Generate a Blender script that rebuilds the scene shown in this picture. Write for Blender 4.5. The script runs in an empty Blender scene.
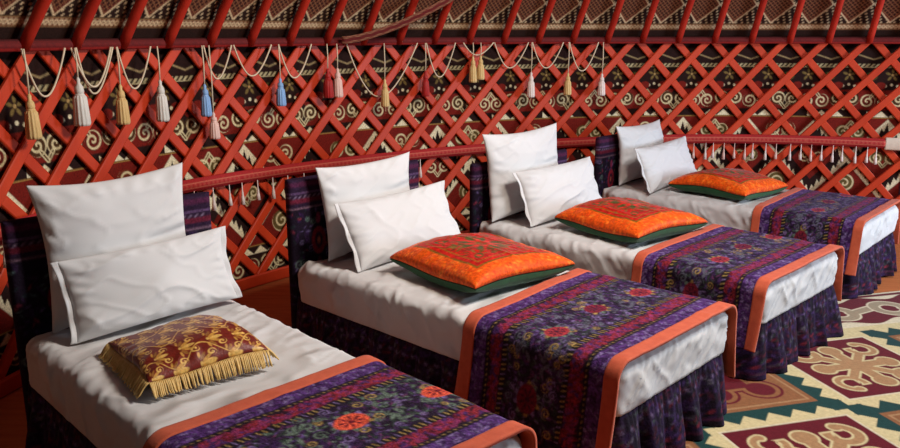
import bpy, bmesh, math, random
import numpy as np
from mathutils import Vector, Matrix

C = bpy.context.scene.collection
PI = math.pi
rnd = random.Random(7)

# ------------------------------------------------------------------ room plan
CX, CY = 2.25, 2.41          # centre of the yurt
R_FELT, R_IN, R_OUT = 4.532, 4.485, 4.509   # reed screen, inner and outer lattice layers
RS = 4.5                     # radius at which lattice arc lengths are measured
TH0, TH1 = 0.86, 3.16        # arc of wall that is built
Z_TOP = 1.60

def lin(r, g, b):
    f = lambda c: (c/255/12.92) if c/255 <= .04045 else ((c/255+.055)/1.055)**2.4
    return (f(r), f(g), f(b))

def wp(th, r, z):
    return (CX + r*math.cos(th), CY + r*math.sin(th), z)

# ------------------------------------------------------------------ scene helpers
def link(o, parent=None):
    C.objects.link(o)
    if parent is not None:
        o.parent = parent
    return o

def tag(o, label, cat, group=None, kind=None):
    if label: o['label'] = label
    if cat: o['category'] = cat
    if group: o['group'] = group
    if kind: o['kind'] = kind
    return o

def thing(name, label, cat, loc=(0, 0, 0), rz=0.0, group=None):
    o = bpy.data.objects.new(name, None)
    o.empty_display_size = .1
    o.location = loc
    o.rotation_euler = (0, 0, rz)
    link(o)
    return tag(o, label, cat, group)

def mesh_obj(name, verts, faces, mat, parent=None, smooth=True):
    me = bpy.data.meshes.new(name)
    me.from_pydata([tuple(v) for v in verts], [], faces)
    me.update()
    if smooth:
        me.polygons.foreach_set('use_smooth', [True]*len(me.polygons))
    me.materials.append(mat)
    return link(bpy.data.objects.new(name, me), parent)

def grid_mesh(name, P, mat, col=None, parent=None, wrap_u=False):
    """P: (H, W, 3) array of points; col: (H, W, 3) linear colours stored as an attribute."""
    H, W, _ = P.shape
    me = bpy.data.meshes.new(name)
    n = H*W
    idx = np.arange(n).reshape(H, W)
    if wrap_u:
        a = idx[:-1, :]; b = np.roll(idx, -1, 1)[:-1, :]; c = np.roll(idx, -1, 1)[1:, :]; d = idx[1:, :]
    else:
        a = idx[:-1, :-1]; b = idx[:-1, 1:]; c = idx[1:, 1:]; d = idx[1:, :-1]
    q = np.stack([a, b, c, d], -1).reshape(-1, 4)
    me.vertices.add(n)
    me.vertices.foreach_set('co', np.ascontiguousarray(P, dtype=np.float32).ravel())
    me.loops.add(q.size)
    me.loops.foreach_set('vertex_index', q.astype(np.int32).ravel())
    me.polygons.add(len(q))
    me.polygons.foreach_set('loop_start', (np.arange(len(q))*4).astype(np.int32))
    me.polygons.foreach_set('loop_total', np.full(len(q), 4, np.int32))
    me.polygons.foreach_set('use_smooth', np.ones(len(q), bool))
    me.update(calc_edges=True)
    if col is not None:
        ca = me.color_attributes.new('pattern', 'FLOAT_COLOR', 'POINT')
        rgba = np.ones((n, 4), np.float32)
        rgba[:, :3] = col.reshape(-1, 3)
        ca.data.foreach_set('color', rgba.ravel())
    me.materials.append(mat)
    return link(bpy.data.objects.new(name, me), parent)

def solid(o, t, off=-1):
    m = o.modifiers.new('thickness', 'SOLIDIFY')
    m.thickness = t
    m.offset = off
    return o

class MB:
    """collects tubes, boxes and lathes into one mesh"""
    def __init__(s): s.v = []; s.f = []
    def add(s, v, f):
        o = len(s.v); s.v += [tuple(p) for p in v]; s.f += [tuple(i+o for i in q) for q in f]
    def tube(s, pts, rad, n=8, cap=True):
        pts = [Vector(p) for p in pts]
        m = len(pts)
        rads = rad if hasattr(rad, '__len__') else [rad]*m
        t0 = (pts[1]-pts[0]).normalized()
        up = Vector((0, 0, 1)) if abs(t0.z) < .9 else Vector((1, 0, 0))
        x = t0.cross(up).normalized()
        vs = []
        for i, p in enumerate(pts):
            t = (pts[min(i+1, m-1)]-pts[max(i-1, 0)]).normalized()
            x = (x - t*x.dot(t)).normalized()
            y = t.cross(x)
            for k in range(n):
                a = 2*PI*k/n
                vs.append(p + (x*math.cos(a)+y*math.sin(a))*rads[i])
        fs = []
        for i in range(m-1):
            for k in range(n):
                k2 = (k+1) % n
                fs.append((i*n+k, i*n+k2, (i+1)*n+k2, (i+1)*n+k))
        if cap:
            fs.append(tuple(range(n-1, -1, -1)))
            fs.append(tuple((m-1)*n+k for k in range(n)))
        s.add(vs, fs); return s
    def lathe(s, prof, org=(0, 0, 0), n=14, ripple=0.0, nr=14):
        vs = []; m = len(prof)
        for r, z in prof:
            for k in range(n):
                a = 2*PI*k/n
                rr = r*(1+ripple*math.cos(nr*a))
                vs.append((org[0]+rr*math.cos(a), org[1]+rr*math.sin(a), org[2]+z))
        fs = []
        for i in range(m-1):
            for k in range(n):
                k2 = (k+1) % n
                fs.append((i*n+k, i*n+k2, (i+1)*n+k2, (i+1)*n+k))
        fs.append(tuple(range(n))); fs.append(tuple((m-1)*n+k for k in range(n-1, -1, -1)))
        s.add(vs, fs); return s
    def sweep(s, pts, frames, hw, ht):
        """rectangular bar through pts; frames = (side, normal) vectors per point; slightly eased edges"""
        sec = [(-1, -.6), (-.8, -1), (.8, -1), (1, -.6), (1, .6), (.8, 1), (-.8, 1), (-1, .6)]
        n = 8; vs = []
        for p, (sd, nm) in zip(pts, frames):
            for a, b in sec:
                vs.append(Vector(p)+sd*(a*hw)+nm*(b*ht))
        m = len(pts); fs = []
        for i in range(m-1):
            for k in range(n):
                k2 = (k+1) % n
                fs.append((i*n+k, i*n+k2, (i+1)*n+k2, (i+1)*n+k))
        fs.append(tuple(range(n-1, -1, -1))); fs.append(tuple((m-1)*n+k for k in range(n)))
        s.add(vs, fs); return s
    def build(s, name, mat, parent=None, smooth=True):
        o = mesh_obj(name, s.v, s.f, mat, parent, smooth)
        bm = bmesh.new(); bm.from_mesh(o.data)
        bmesh.ops.recalc_face_normals(bm, faces=bm.faces)
        bm.to_mesh(o.data); bm.free()
        return o

# ------------------------------------------------------------------ numpy noise
def vnoise(x, y, seed=0):
    x = np.asarray(x, float); y = np.asarray(y, float)
    x, y = np.broadcast_arrays(x, y)
    xi = np.floor(x).astype(np.int64); yi = np.floor(y).astype(np.int64)
    fx = x-xi; fy = y-yi
    fx = fx*fx*fx*(fx*(fx*6-15)+10); fy = fy*fy*fy*(fy*(fy*6-15)+10)
    def h(a, b):
        n = (a*374761393 + b*668265263 + seed*974711) & 0x7fffffff
        n = ((n ^ (n >> 13))*1274126177) & 0x7fffffff
        n = n ^ (n >> 16)
        return (n & 0xffff)/65535.0
    return (h(xi, yi)*(1-fx)+h(xi+1, yi)*fx)*(1-fy)+(h(xi, yi+1)*(1-fx)+h(xi+1, yi+1)*fx)*fy

def fbm(x, y, seed=0, o=3):
    r = 0; a = 1; t = 0
    for i in range(o):
        r = r + a*vnoise(x*2**i, y*2**i, seed+i*17); t += a; a *= .5
    return r/t

def ridge(x, y, seed=0):
    return 1-np.abs(2*vnoise(x, y, seed)-1)

def tri(x):      # triangle wave 0..1, period 1
    f = x-np.floor(x)
    return 1-np.abs(2*f-1)

# ------------------------------------------------------------------ painted textile patterns (computed, held as a mesh attribute)
class Cloth:
    def __init__(s, w, h, res, col):
        s.W = int(round(w/res))+1; s.H = int(round(h/res))+1
        s.res = res
        s.x = np.linspace(0, w, s.W); s.y = np.linspace(0, h, s.H)
        s.X, s.Y = np.meshgrid(s.x, s.y)
        s.img = np.empty((s.H, s.W, 3)); s.img[:] = col
    def fill(s, d, col, win=None):
        """paint where the signed distance d is negative"""
        a = np.clip(.5-d/s.res, 0, 1)[..., None]
        if win is None: s.img += a*(np.array(col)-s.img)
        else:
            v = s.img[win]; v += a*(np.array(col)-v)
    def win(s, cx, cy, r):
        x0 = max(0, int((cx-r)/s.res)); x1 = min(s.W, int((cx+r)/s.res)+2)
        y0 = max(0, int((cy-r)/s.res)); y1 = min(s.H, int((cy+r)/s.res)+2)
        if x1 <= x0 or y1 <= y0: return None
        return (slice(y0, y1), slice(x0, x1))
    def ell(s, cx, cy, a, b, rot, col):
        w = s.win(cx, cy, max(a, b)+s.res)
        if w is None: return
        X = s.X[w]-cx; Y = s.Y[w]-cy; c, q = math.cos(rot), math.sin(rot)
        u = X*c+Y*q; v = -X*q+Y*c
        s.fill((np.sqrt((u/a)**2+(v/b)**2)-1)*min(a, b), col, w)
    def ring(s, cx, cy, r, t, col):
        w = s.win(cx, cy, r+t+s.res)
        if w is None: return
        s.fill(np.abs(np.hypot(s.X[w]-cx, s.Y[w]-cy)-r)-t, col, w)
    def line(s, x0, y0, x1, y1, t, col):
        cx, cy = (x0+x1)/2, (y0+y1)/2
        w = s.win(cx, cy, math.hypot(x1-x0, y1-y0)/2+t+s.res)
        if w is None: return
        X = s.X[w]-x0; Y = s.Y[w]-y0; dx, dy = x1-x0, y1-y0
        k = np.clip((X*dx+Y*dy)/(dx*dx+dy*dy+1e-12), 0, 1)
        s.fill(np.hypot(X-k*dx, Y-k*dy)-t, col, w)
    def spiral(s, cx, cy, R, pitch, t, col, ph=0., sg=1):
        w = s.win(cx, cy, R+s.res)
        if w is None: return
        X = (s.X[w]-cx)*sg; Y = s.Y[w]-cy
        r = np.hypot(X, Y); k = r/pitch-(np.arctan2(Y, X)+ph)/(2*PI)
        d = np.abs(k-np.round(k))*pitch-t
        s.fill(np.maximum(d, r-R), col, w)
    def rect(s, x0, y0, x1, y1, col):
        s.fill(np.maximum(np.maximum(x0-s.X, s.X-x1), np.maximum(y0-s.Y, s.Y-y1)), col)

def horn(c, cx, cy, R, cols, up=1, ph=0.):
    """a pair of ram's horn curls: light lines with a body colour between them"""
    line, body = cols
    for sg in (-1, 1):
        c.ell(cx+sg*R*.95, cy+up*R*.15, R*.92, R*.92, 0, body)
        c.line(cx, cy-up*R*1.2, cx+sg*R*.6, cy-up*R*.45, R*.20, line)
        c.line(cx, cy-up*R*1.2, cx+sg*R*.6, cy-up*R*.45, R*.08, body)
        c.spiral(cx+sg*R*.95, cy+up*R*.15, R*.95, R*.56, R*.105, line, ph if up > 0 else ph+PI, sg)

# ------------------------------------------------------------------ materials
def new_mat(name):
    m = bpy.data.materials.new(name); m.use_nodes = True
    nt = m.node_tree; nt.nodes.clear()
    out = nt.nodes.new('ShaderNodeOutputMaterial'); b = nt.nodes.new('ShaderNodeBsdfPrincipled')
    nt.links.new(b.outputs[0], out.inputs[0])
    return m, nt, b

def bump(nt, b, scale, strength, dist, kind='noise', detail=3, stretch=(1, 1, 1)):
    tc = nt.nodes.new('ShaderNodeTexCoord'); mp = nt.nodes.new('ShaderNodeMapping')
    mp.inputs['Scale'].default_value = stretch
    nt.links.new(tc.outputs['Object'], mp.inputs[0])
    t = nt.nodes.new('ShaderNodeTexNoise'); t.inputs['Scale'].default_value = scale; t.inputs['Detail'].default_value = detail
    nt.links.new(mp.outputs[0], t.inputs['Vector'])
    bp = nt.nodes.new('ShaderNodeBump'); bp.inputs['Strength'].default_value = strength; bp.inputs['Distance'].default_value = dist
    nt.links.new(t.outputs[0], bp.inputs['Height'])
    nt.links.new(bp.outputs[0], b.inputs['Normal'])
    return t, mp

def plain(name, c1, c2=None, scale=8, rough=.7, bscale=60, bstr=.3, bdist=.003, sheen=0., stretch=(1, 1, 1), spec=.3, metal=0.):
    m, nt, b = new_mat(name)
    t, mp = bump(nt, b, bscale, bstr, bdist, stretch=stretch)
    n = nt.nodes.new('ShaderNodeTexNoise'); n.inputs['Scale'].default_value = scale; n.inputs['Detail'].default_value = 4
    nt.links.new(mp.outputs[0], n.inputs['Vector'])
    r = nt.nodes.new('ShaderNodeValToRGB')
    r.color_ramp.elements[0].position = .3; r.color_ramp.elements[1].position = .7
    r.color_ramp.elements[0].color = (*c1, 1); r.color_ramp.elements[1].color = (*(c2 or c1), 1)
    nt.links.new(n.outputs[0], r.inputs[0]); nt.links.new(r.outputs[0], b.inputs['Base Color'])
    b.inputs['Roughness'].default_value = rough
    b.inputs['Specular IOR Level'].default_value = spec
    b.inputs['Metallic'].default_value = metal
    if sheen:
        b.inputs['Sheen Weight'].default_value = sheen; b.inputs['Sheen Roughness'].default_value = .5
    return m

def creased(name, c1, c2, scale, strength, dist, stretch):
    m, nt, b = new_mat(name)
    tc = nt.nodes.new('ShaderNodeTexCoord'); mp = nt.nodes.new('ShaderNodeMapping'); mp.inputs['Scale'].default_value = stretch
    nt.links.new(tc.outputs['Object'], mp.inputs[0])
    wz = nt.nodes.new('ShaderNodeTexNoise'); wz.inputs['Scale'].default_value = 3.0
    nt.links.new(mp.outputs[0], wz.inputs['Vector'])
    ad = nt.nodes.new('ShaderNodeVectorMath'); ad.operation = 'MULTIPLY_ADD'; ad.inputs[1].default_value = (.35, .35, .35)
    nt.links.new(wz.outputs['Color'], ad.inputs[0]); nt.links.new(mp.outputs[0], ad.inputs[2])
    n = nt.nodes.new('ShaderNodeTexNoise'); n.noise_type = 'RIDGED_MULTIFRACTAL'
    n.inputs['Scale'].default_value = scale; n.inputs['Detail'].default_value = 2.5; n.inputs['Roughness'].default_value = .35
    nt.links.new(ad.outputs[0], n.inputs['Vector'])
    f = nt.nodes.new('ShaderNodeTexNoise'); f.inputs['Scale'].default_value = 240; f.inputs['Detail'].default_value = 2
    nt.links.new(tc.outputs['Object'], f.inputs['Vector'])
    b1 = nt.nodes.new('ShaderNodeBump'); b1.inputs['Strength'].default_value = strength; b1.inputs['Distance'].default_value = dist
    nt.links.new(n.outputs[0], b1.inputs['Height'])
    b2 = nt.nodes.new('ShaderNodeBump'); b2.inputs['Strength'].default_value = .25; b2.inputs['Distance'].default_value = .001
    nt.links.new(f.outputs[0], b2.inputs['Height']); nt.links.new(b1.outputs[0], b2.inputs['Normal'])
    nt.links.new(b2.outputs[0], b.inputs['Normal'])
    r = nt.nodes.new('ShaderNodeValToRGB'); r.color_ramp.elements[0].color = (*c1, 1); r.color_ramp.elements[1].color = (*c2, 1)
    nt.links.new(wz.outputs[0], r.inputs[0]); nt.links.new(r.outputs[0], b.inputs['Base Color'])
    b.inputs['Roughness'].default_value = .85; b.inputs['Specular IOR Level'].default_value = .2
    b.inputs['Sheen Weight'].default_value = .1
    return m

def woven(name, rough=.9, bscale=220, bstr=.5, bdist=.002, sheen=0., var=.25, vscale=90, spec=.15, tint=None):
    """textile whose pattern is read from the mesh, with thread level variation"""
    m, nt, b = new_mat(name)
    t, mp = bump(nt, b, bscale, bstr, bdist, detail=2)
    a = nt.nodes.new('ShaderNodeAttribute'); a.attribute_name = 'pattern'
    n = nt.nodes.new('ShaderNodeTexNoise'); n.inputs['Scale'].default_value = vscale; n.inputs['Detail'].default_value = 3
    nt.links.new(mp.outputs[0], n.inputs['Vector'])
    mr = nt.nodes.new('ShaderNodeMapRange')
    mr.inputs['From Min'].default_value = .3; mr.inputs['From Max'].default_value = .7
    mr.inputs['To Min'].default_value = 1-var; mr.inputs['To Max'].default_value = 1+var
    nt.links.new(n.outputs[0], mr.inputs[0])
    mx = nt.nodes.new('ShaderNodeVectorMath'); mx.operation = 'SCALE'
    nt.links.new(a.outputs['Color'], mx.inputs[0]); nt.links.new(mr.outputs[0], mx.inputs['Scale'])
    nt.links.new(mx.outputs[0], b.inputs['Base Color'])
    b.inputs['Roughness'].default_value = rough
    b.inputs['Specular IOR Level'].default_value = spec
    if sheen:
        b.inputs['Sheen Weight'].default_value = sheen; b.inputs['Sheen Roughness'].default_value = .35
        if tint: b.inputs['Sheen Tint'].default_value = (*tint, 1)
    return m

M = {}
M['red_wood'] = plain('red_painted_wood', lin(180, 50, 20), lin(200, 64, 27), 6, .5, 40, .25, .002, stretch=(1, 1, .4), spec=.3)
M['rafter'] = plain('dark_red_painted_wood', lin(164, 36, 24), lin(184, 48, 30), 6, .5, 40, .3, .002, spec=.3)
M['reed'] = woven('woven_reed_screen', .9, 260, .5, .0015, var=.3, vscale=120)
M['roof'] = woven('roof_cloth', .9, 200, .5, .0015, var=.3, vscale=100)
M['rug'] = woven('felt_rug', .95, 160, .6, .002, sheen=.1, var=.12, vscale=60)
M['velvet'] = woven('embroidered_velvet', .8, 130, .8, .004, sheen=.12, var=.5, vscale=110, tint=lin(190, 170, 230))
M['velvet_dull'] = woven('embroidered_cloth', .85, 130, .6, .003, sheen=.06, var=.4, vscale=100, tint=lin(170, 150, 210))
M['satin'] = woven('cushion_cover', .55, 90, .6, .003, sheen=.15, var=.3, vscale=70)
M['brocade'] = woven('gold_brocade', .45, 150, .5, .002, sheen=.1, var=.25, vscale=90, spec=.4)
M['girth'] = woven('woven_girth_band', .75, 250, .5, .002, var=.2, vscale=140, spec=.3)
M['sheet'] = creased('white_cotton', lin(200, 199, 199), lin(212, 211, 211), 7.0, 1.0, .05, (1, .6, 1))
M['linen'] = creased('white_pillow_cotton', lin(205, 205, 206), lin(215, 215, 216), 6.0, .9, .03, (.8, .45, 1.3))
M['orange'] = plain('orange_border_cloth', lin(188, 82, 54), lin(202, 94, 62), 30, .8, 150, .4, .002, sheen=.1)
M['green'] = plain('dark_green_cloth', lin(18, 62, 32), lin(26, 80, 42), 20, .7, 120, .4, .002, sheen=.1)
M['floor'] = plain('tan_floor_boards', lin(165, 92, 48), lin(185, 108, 60), 4, .7, 30, .2, .003, stretch=(1, 8, 1))
M['cord'] = plain('cream_cord', lin(206, 190, 160), lin(222, 206, 178), 60, .6, 300, .5, .001)
TC = {'gold': ((204, 168, 104), (224, 192, 132)), 'silver': ((206, 202, 192), (224, 220, 212)), 'blue': ((112, 156, 208), (146, 182, 224)),
      'pink': ((220, 178, 164), (234, 200, 188)), 'red': ((150, 16, 14), (176, 26, 20)), 'white': ((226, 208, 198), (236, 220, 212))}
for k, (a, b_) in TC.items():
    M['t_'+k] = plain(k+'_thread', lin(*a), lin(*b_), 120, .5, 400, .6, .002, sheen=.2, stretch=(1, 1, .15))
M['maroon'] = plain('dark_red_band_cloth', lin(104, 16, 18), lin(126, 24, 24), 30, .8, 150, .4, .003)
M['gold_fringe'] = plain('gold_fringe_thread', lin(206, 168, 98), lin(226, 192, 126), 60, .55, 300, .4, .001)
M['plum'] = plain('dark_plum_cloth', lin(52, 24, 42), lin(70, 34, 52), 20, .85, 100, .4, .003)
M['white_wrap'] = plain('cream_wrap_cloth', lin(206, 186, 164), lin(218, 200, 180), 20, .8, 120, .4, .002)

# ------------------------------------------------------------------ camera
cam = bpy.data.cameras.new('camera'); cam.sensor_width = 36; cam.lens = 799/900*36
co = link(bpy.data.objects.new('camera', cam))
co.location = (0, 0, 1.65); co.rotation_euler = (PI/2-.234, 0, 0)
bpy.context.scene.camera = co

# ------------------------------------------------------------------ floor
fl = MB()
n = 96
fv = [(CX+5.2*math.cos(2*PI*k/n), CY+5.2*math.sin(2*PI*k/n), z) for z in (0, -.08) for k in range(n)]
ff = [tuple(range(n)), tuple(range(2*n-1, n-1, -1))]+[(k, n+k, n+(k+1) % n, (k+1) % n) for k in range(n)]
fo = mesh_obj('floor', fv, ff, M['floor'], smooth=False); tag(fo, 'tan board floor under the felt rug', None, kind='structure')

# ------------------------------------------------------------------ reed screen wall
def reed_wall():
    w = (TH1-TH0)*RS; h = 1.64; off = TH0*RS
    BLACK = lin(36, 18, 15); DRED = lin(108, 25, 17); CREAM = lin(206, 190, 146); TAN = lin(150, 112, 58); OLV = lin(92, 76, 40); WHT = lin(216, 204, 168)
    c = Cloth(w, h, .0055, BLACK)
    S = c.X+off; Z = c.Y
    # lower field: two rows of toothed zig-zags enclosing diamonds, curls between
    P_ = .555; S0 = 7.30-P_/2
    c.rect(-1, .26, w+1, .955, DRED)
    t_ = tri((S-S0)/P_)
    zA = .64+.31*t_; zB = .27+.31*(1-t_)
    k_ = .667                                    # vertical to perpendicular distance
    m = np.maximum(.262-Z, Z-.955)
    saw = tri((S-S0)/P_*14)
    c.fill(np.maximum(m, np.maximum(Z-zA, zA-.16-Z)*k_), BLACK)
    c.fill(np.maximum(m, np.maximum(zB-Z, Z-zB-.15)*k_), BLACK)
    n0 = int((TH0*RS-S0)/P_)-1
    for i in range(n0, n0+int(w/P_)+4):
        sa = S0+P_*(i+.5)-off; sv = S0+P_*i-off
        horn(c, sv, .845, .062, (CREAM, lin(104, 40, 24) if i % 2 else OLV), 1 if i % 2 else -1, i*1.3)
        c.ell(sa, .615, .115, .085, 0, DRED)
        horn(c, sa, .615, .056, (CREAM, OLV if i % 2 else lin(96, 30, 20)), 1, i*.9)
        c.ell(sv, .395, .075, .075, 0, OLV); c.spiral(sv, .395, .08, .040, .0065, CREAM, i, 1 if i % 2 else -1)
    c.fill(np.maximum(m, np.maximum(Z-zA, zA-(.035+.05*saw)-Z)*k_), WHT)
    c.fill(np.maximum(m, np.maximum(zB-Z, Z-zB-(.03+.05*saw))*k_), WHT)
    c.rect(-1, .20, w+1, .262, BLACK)
    c.fill(np.maximum(.255-Z, Z-.262), TAN)
    c.fill(np.maximum(.203-Z, (Z-(.203+.05*tri(S/.115)))*.8), WHT)
    # white triangles row over the field
    c.rect(-1, .955, w+1, 1.03, BLACK)
    c.fill(np.maximum(.955-Z, Z-.963), TAN)
    f = tri(S/.115)
    g = ((S/.46) % 1) < .62
    c.fill(np.where(g, np.maximum(.966-Z, (Z-(.966+.05*f))*.8), 1), WHT)
    # row of curls
    c.rect(-1, 1.025, w+1, 1.20, DRED)
    for i in range(int(w/.235)+2):
        s = i*.235
        if i % 2: c.fill(np.abs(S-off-s)/.09+np.abs(Z-1.10)/.08-1, BLACK)
        horn(c, s, 1.105, .060, (CREAM, lin(70, 44, 22) if i % 2 else lin(96, 24, 16)), 1 if i % 2 else -1, i*.7)
    # dark row with little flowers
    c.rect(-1, 1.19, w+1, 1.375, BLACK)
    for i in range(int(w/.161)+2):
        s = i*.161
        if i % 2:
            for k in range(5):
                a = PI/2+k*2*PI/5
                c.ell(s+.034*math.cos(a), 1.315+.034*math.sin(a), .020, .010, a, lin(112, 92, 50))
            c.ell(s, 1.315, .010, .010, 0, lin(160, 130, 80))
        else:
            c.ell(s, 1.30, .05, .035, 0, OLV)
            for k in (-1, 0, 1): c.ell(s+k*.028, 1.315, .006, .02, k*.4, lin(40, 60, 30))
        for k in (-1, 0, 1):
            c.ell(s+k*.045, 1.235-.012*abs(k), .011, .011, 0, WHT if i % 2 else TAN)
        c.ell(s+.08, 1.225, .04, .03, 0, DRED)
    # twisted cord
    c.fill(np.maximum(1.374-Z, Z-1.379), lin(176, 164, 124))
    q = ((S+(Z-1.375)*.9)/.036) % 1
    c.fill(np.maximum(np.maximum(1.379-Z, Z-1.404), (np.abs(q-.5)-.27)*.036), lin(176, 164, 124))
    # zig-zag line under the eaves
    zz = 1.44+.055*tri(S/.322)
    c.fill(np.abs(Z-zz)*.75-.0045, lin(140, 120, 84))
    # foot of the screen
    c.rect(-1, 0, w+1, .20, BLACK)
    for i in range(int(w/.23)+2):
        horn(c, i*.23, .125, .062, (CREAM, lin(66, 40, 24) if i % 2 else lin(90, 24, 16)), 1 if i % 2 else -1, i*.8)
    th = TH0+c.X/RS
    P = np.stack([CX+R_FELT*np.cos(th), CY+R_FELT*np.sin(th), c.Y], -1)
    o = grid_mesh('wall_back', P, M['reed'], c.img)
    tag(o, 'curved reed screen wall woven in red, black and cream', None, kind='structure')
reed_wall()

# ------------------------------------------------------------------ lattice wall: one thing, every pole a part
lat = thing('lattice_wall', 'red painted wooden lattice standing in front of the patterned reed wall', 'lattice', wp(2.0, R_IN, 0))
LM = lat.matrix_basis.translation.copy()
LP, LV, LB, LS = .322, .172, 1.448, 7.285
def lattice():
    for layer, sg, r in ((0, 1, R_IN), (1, -1, R_OUT)):
        for n_ in range(-15, 32):
            # crossing line: s = LS + n*LP at z = LB ; slope: half pitch in s per row in z
            pts = []; fr = []
            for k in range(15):
                z = .03+(Z_TOP-.04)*k/14
                s = LS+n_*LP+sg*(LB-z)/LV*LP*.5
                th = s/RS
                pts.append((th, z))
            if min(t for t, _ in pts) < TH0+.01 or max(t for t, _ in pts) > TH1-.01: continue
            P = [Vector(wp(t, r, z))-LM for t, z in pts]
            wob = rnd.uniform(-.006, .006)
            for i, (t, z) in enumerate(pts):
                tg = (P[min(i+1, 14)]-P[max(i-1, 0)]).normalized()
                nm = Vector((-math.cos(t), -math.sin(t), 0))
                nm = (nm-tg*nm.dot(tg)).normalized()
                fr.append((tg.cross(nm).normalized(), nm))
                P[i] = P[i]+fr[-1][0]*(wob*math.sin(i*.45))
            MB().sweep(P, fr, .0285, .0115).build('lattice_pole', M['red_wood'], lat, False)
    pts = []; fr = []
    for k in range(90):
        t = TH0+.02+(TH1-TH0-.04)*k/89
        pts.append(Vector(wp(t, R_IN-.03, .045))-LM); fr.append((Vector((0, 0, 1)), Vector((-math.cos(t), -math.sin(t), 0))))
    MB().sweep(pts, fr, .04, .012).build('bottom_rail', M['red_wood'], lat, False)
lattice()

# ------------------------------------------------------------------ roof: covering, poles, eaves band
def roof_prof(t):               # t 0 at the eaves .. 1 at the crown
    return 4.45-3.55*t, 1.585+1.9*(1-(1-t)**2.65)
def roof_cover():
    w = (TH1-TH0)*RS; L = 3.6; off = TH0*RS
    DB = lin(42, 24, 19); BR = lin(98, 40, 30); CR = lin(208, 182, 142); TN = lin(142, 108, 72); RD = lin(84, 22, 18)
    c = Cloth(w, .98, .0075, DB)
    S = c.X+off; T = c.Y
    c.rect(-1, .085, w+1, .135, BR)
    zz = .11+.012*np.sin(S*2*PI/.06)
    c.fill(np.abs(T-zz)*.6-.0042, CR); c.fill(np.abs(T-(.22-zz))*.6-.0042, CR)
    c.fill(np.abs(T-.086)-.0035, TN); c.fill(np.abs(T-.136)-.0035, TN)
    P = .31
    for z0 in (.145, .52):
        V = (T-z0)/.36
        m = np.maximum(z0-T, T-(z0+.36))
        dd = np.abs(((S/P) % 1)-.5)*2+np.abs(V-.5)*2
        leaf = np.sin(S*2*PI/.05+T*70)*np.sin(T*2*PI/.055)
        c.fill(np.maximum(m, (.62-leaf)*.012), CR)
        c.fill(np.maximum(m, (dd-.98)*.12), BR)
        gr = np.abs(np.sin((S+T)*2*PI/.075))*np.abs(np.sin((S-T)*2*PI/.075))
        c.fill(np.maximum(np.maximum(m, (dd-.86)*.12), (gr-.05)*.01), TN)
        c.fill(np.maximum(np.maximum(m, (dd-.80)*.12), (.5-gr)*.02), DB)
        c.fill(np.maximum(m, (np.abs(dd-.98)-.045)*.12), CR)
        c.fill(np.abs(T-z0-.365)-.006, TN)
    th = TH0+c.X/RS
    # profile resampled by length
    tt = np.linspace(0, 1, 400)
    pr = np.array([roof_prof(t) for t in tt]); ds = np.concatenate([[0], np.cumsum(np.hypot(*np.diff(pr, axis=0).T))])
    Y = c.Y
    r = np.interp(Y, ds, pr[:, 0]); z = np.interp(Y, ds, pr[:, 1])
    dr = np.gradient(pr[:, 0], ds); dz = np.gradient(pr[:, 1], ds)
    nr = np.interp(Y, ds, dz); nz = -np.interp(Y, ds, dr)      # outward normal of the profile
    puff = .05
    r2 = r+nr*puff; z2 = z+nz*puff
    P3 = np.stack([CX+r2*np.cos(th), CY+r2*np.sin(th), z2], -1)
    o = grid_mesh('ceiling', P3, M['roof'], c.img)
    tag(o, 'brown and cream patterned cloth lining the roof behind the poles', None, kind='structure')
    # upper part of the covering, out of the picture, plain grid
    U, V = np.meshgrid(np.linspace(TH0, TH1, 80), np.linspace(ds[-1]*.255, ds[-1], 40))
    r = np.interp(V, ds, pr[:, 0])+puff*np.interp(V, ds, dz); z = np.interp(V, ds, pr[:, 1])-puff*np.interp(V, ds, dr)
    P3 = np.stack([CX+r*np.cos(U), CY+r*np.sin(U), z], -1)
    col = np.empty(P3.shape); col[:] = lin(70, 44, 30)
    o = grid_mesh('ceiling', P3, M['roof'], col); tag(o, 'plain upper roof cloth towards the crown', None, kind='structure')
roof_cover()

rf = thing('roof_frame', 'curved dark red roof poles rising from the top of the lattice', 'roof poles', wp(2.0, 4.45, 1.585))
RM = rf.matrix_basis.translation.copy()
for k in range(-5, 28):
    s = 12.604-.3088*k
    th = s/4.46
    if not (TH0+.02 < th < TH1-.02): continue
    pts = []
    for i in range(26):
        t = (i/25)**1.3
        r, z = roof_prof(t)
        a = th+rnd.uniform(-.0004, .0004)
        pts.append(Vector(wp(a, r-.005, z))-RM)
    MB().tube(pts, [.028-.006*i/25 for i in range(26)], 10).build('roof_pole', M['rafter'], rf)
cr = [Vector(wp(TH0+(TH1-TH0)*k/50, .9, roof_prof(1)[1]))-RM for k in range(51)]
MB().tube(cr, .05, 10).build('crown_ring', M['rafter'], rf)

def arc_strip(name, mat, r, z0, z1, colf=None, parent=None, org=Vector((0, 0, 0)), th0=TH0+.01, th1=TH1-.01, bulge=.012, ns=500, nz=10):
    U, V = np.meshgrid(np.linspace(th0, th1, ns), np.linspace(0, 1, nz))
    z = z0(U)+(z1(U)-z0(U))*V
    rr = r-bulge*np.sin(PI*V)
    P = np.stack([CX+rr*np.cos(U)-org.x, CY+rr*np.sin(U)-org.y, z-org.z], -1)
    col = colf(U*RS, V) if colf else None
    return solid(grid_mesh(name, P, mat, col, parent), .012, 0)

def stripes(pal):
    def f(S, V):
        c = np.empty(S.shape+(3,)); c[:] = pal[0]
        for v0, v1, col in pal[1]:
            c[(V >= v0) & (V <= v1)] = col
        k = (V > .36) & (V < .64) & (((S/.035) % 1) < .5)
        c[k] = pal[2]
        return c
    return f
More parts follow.
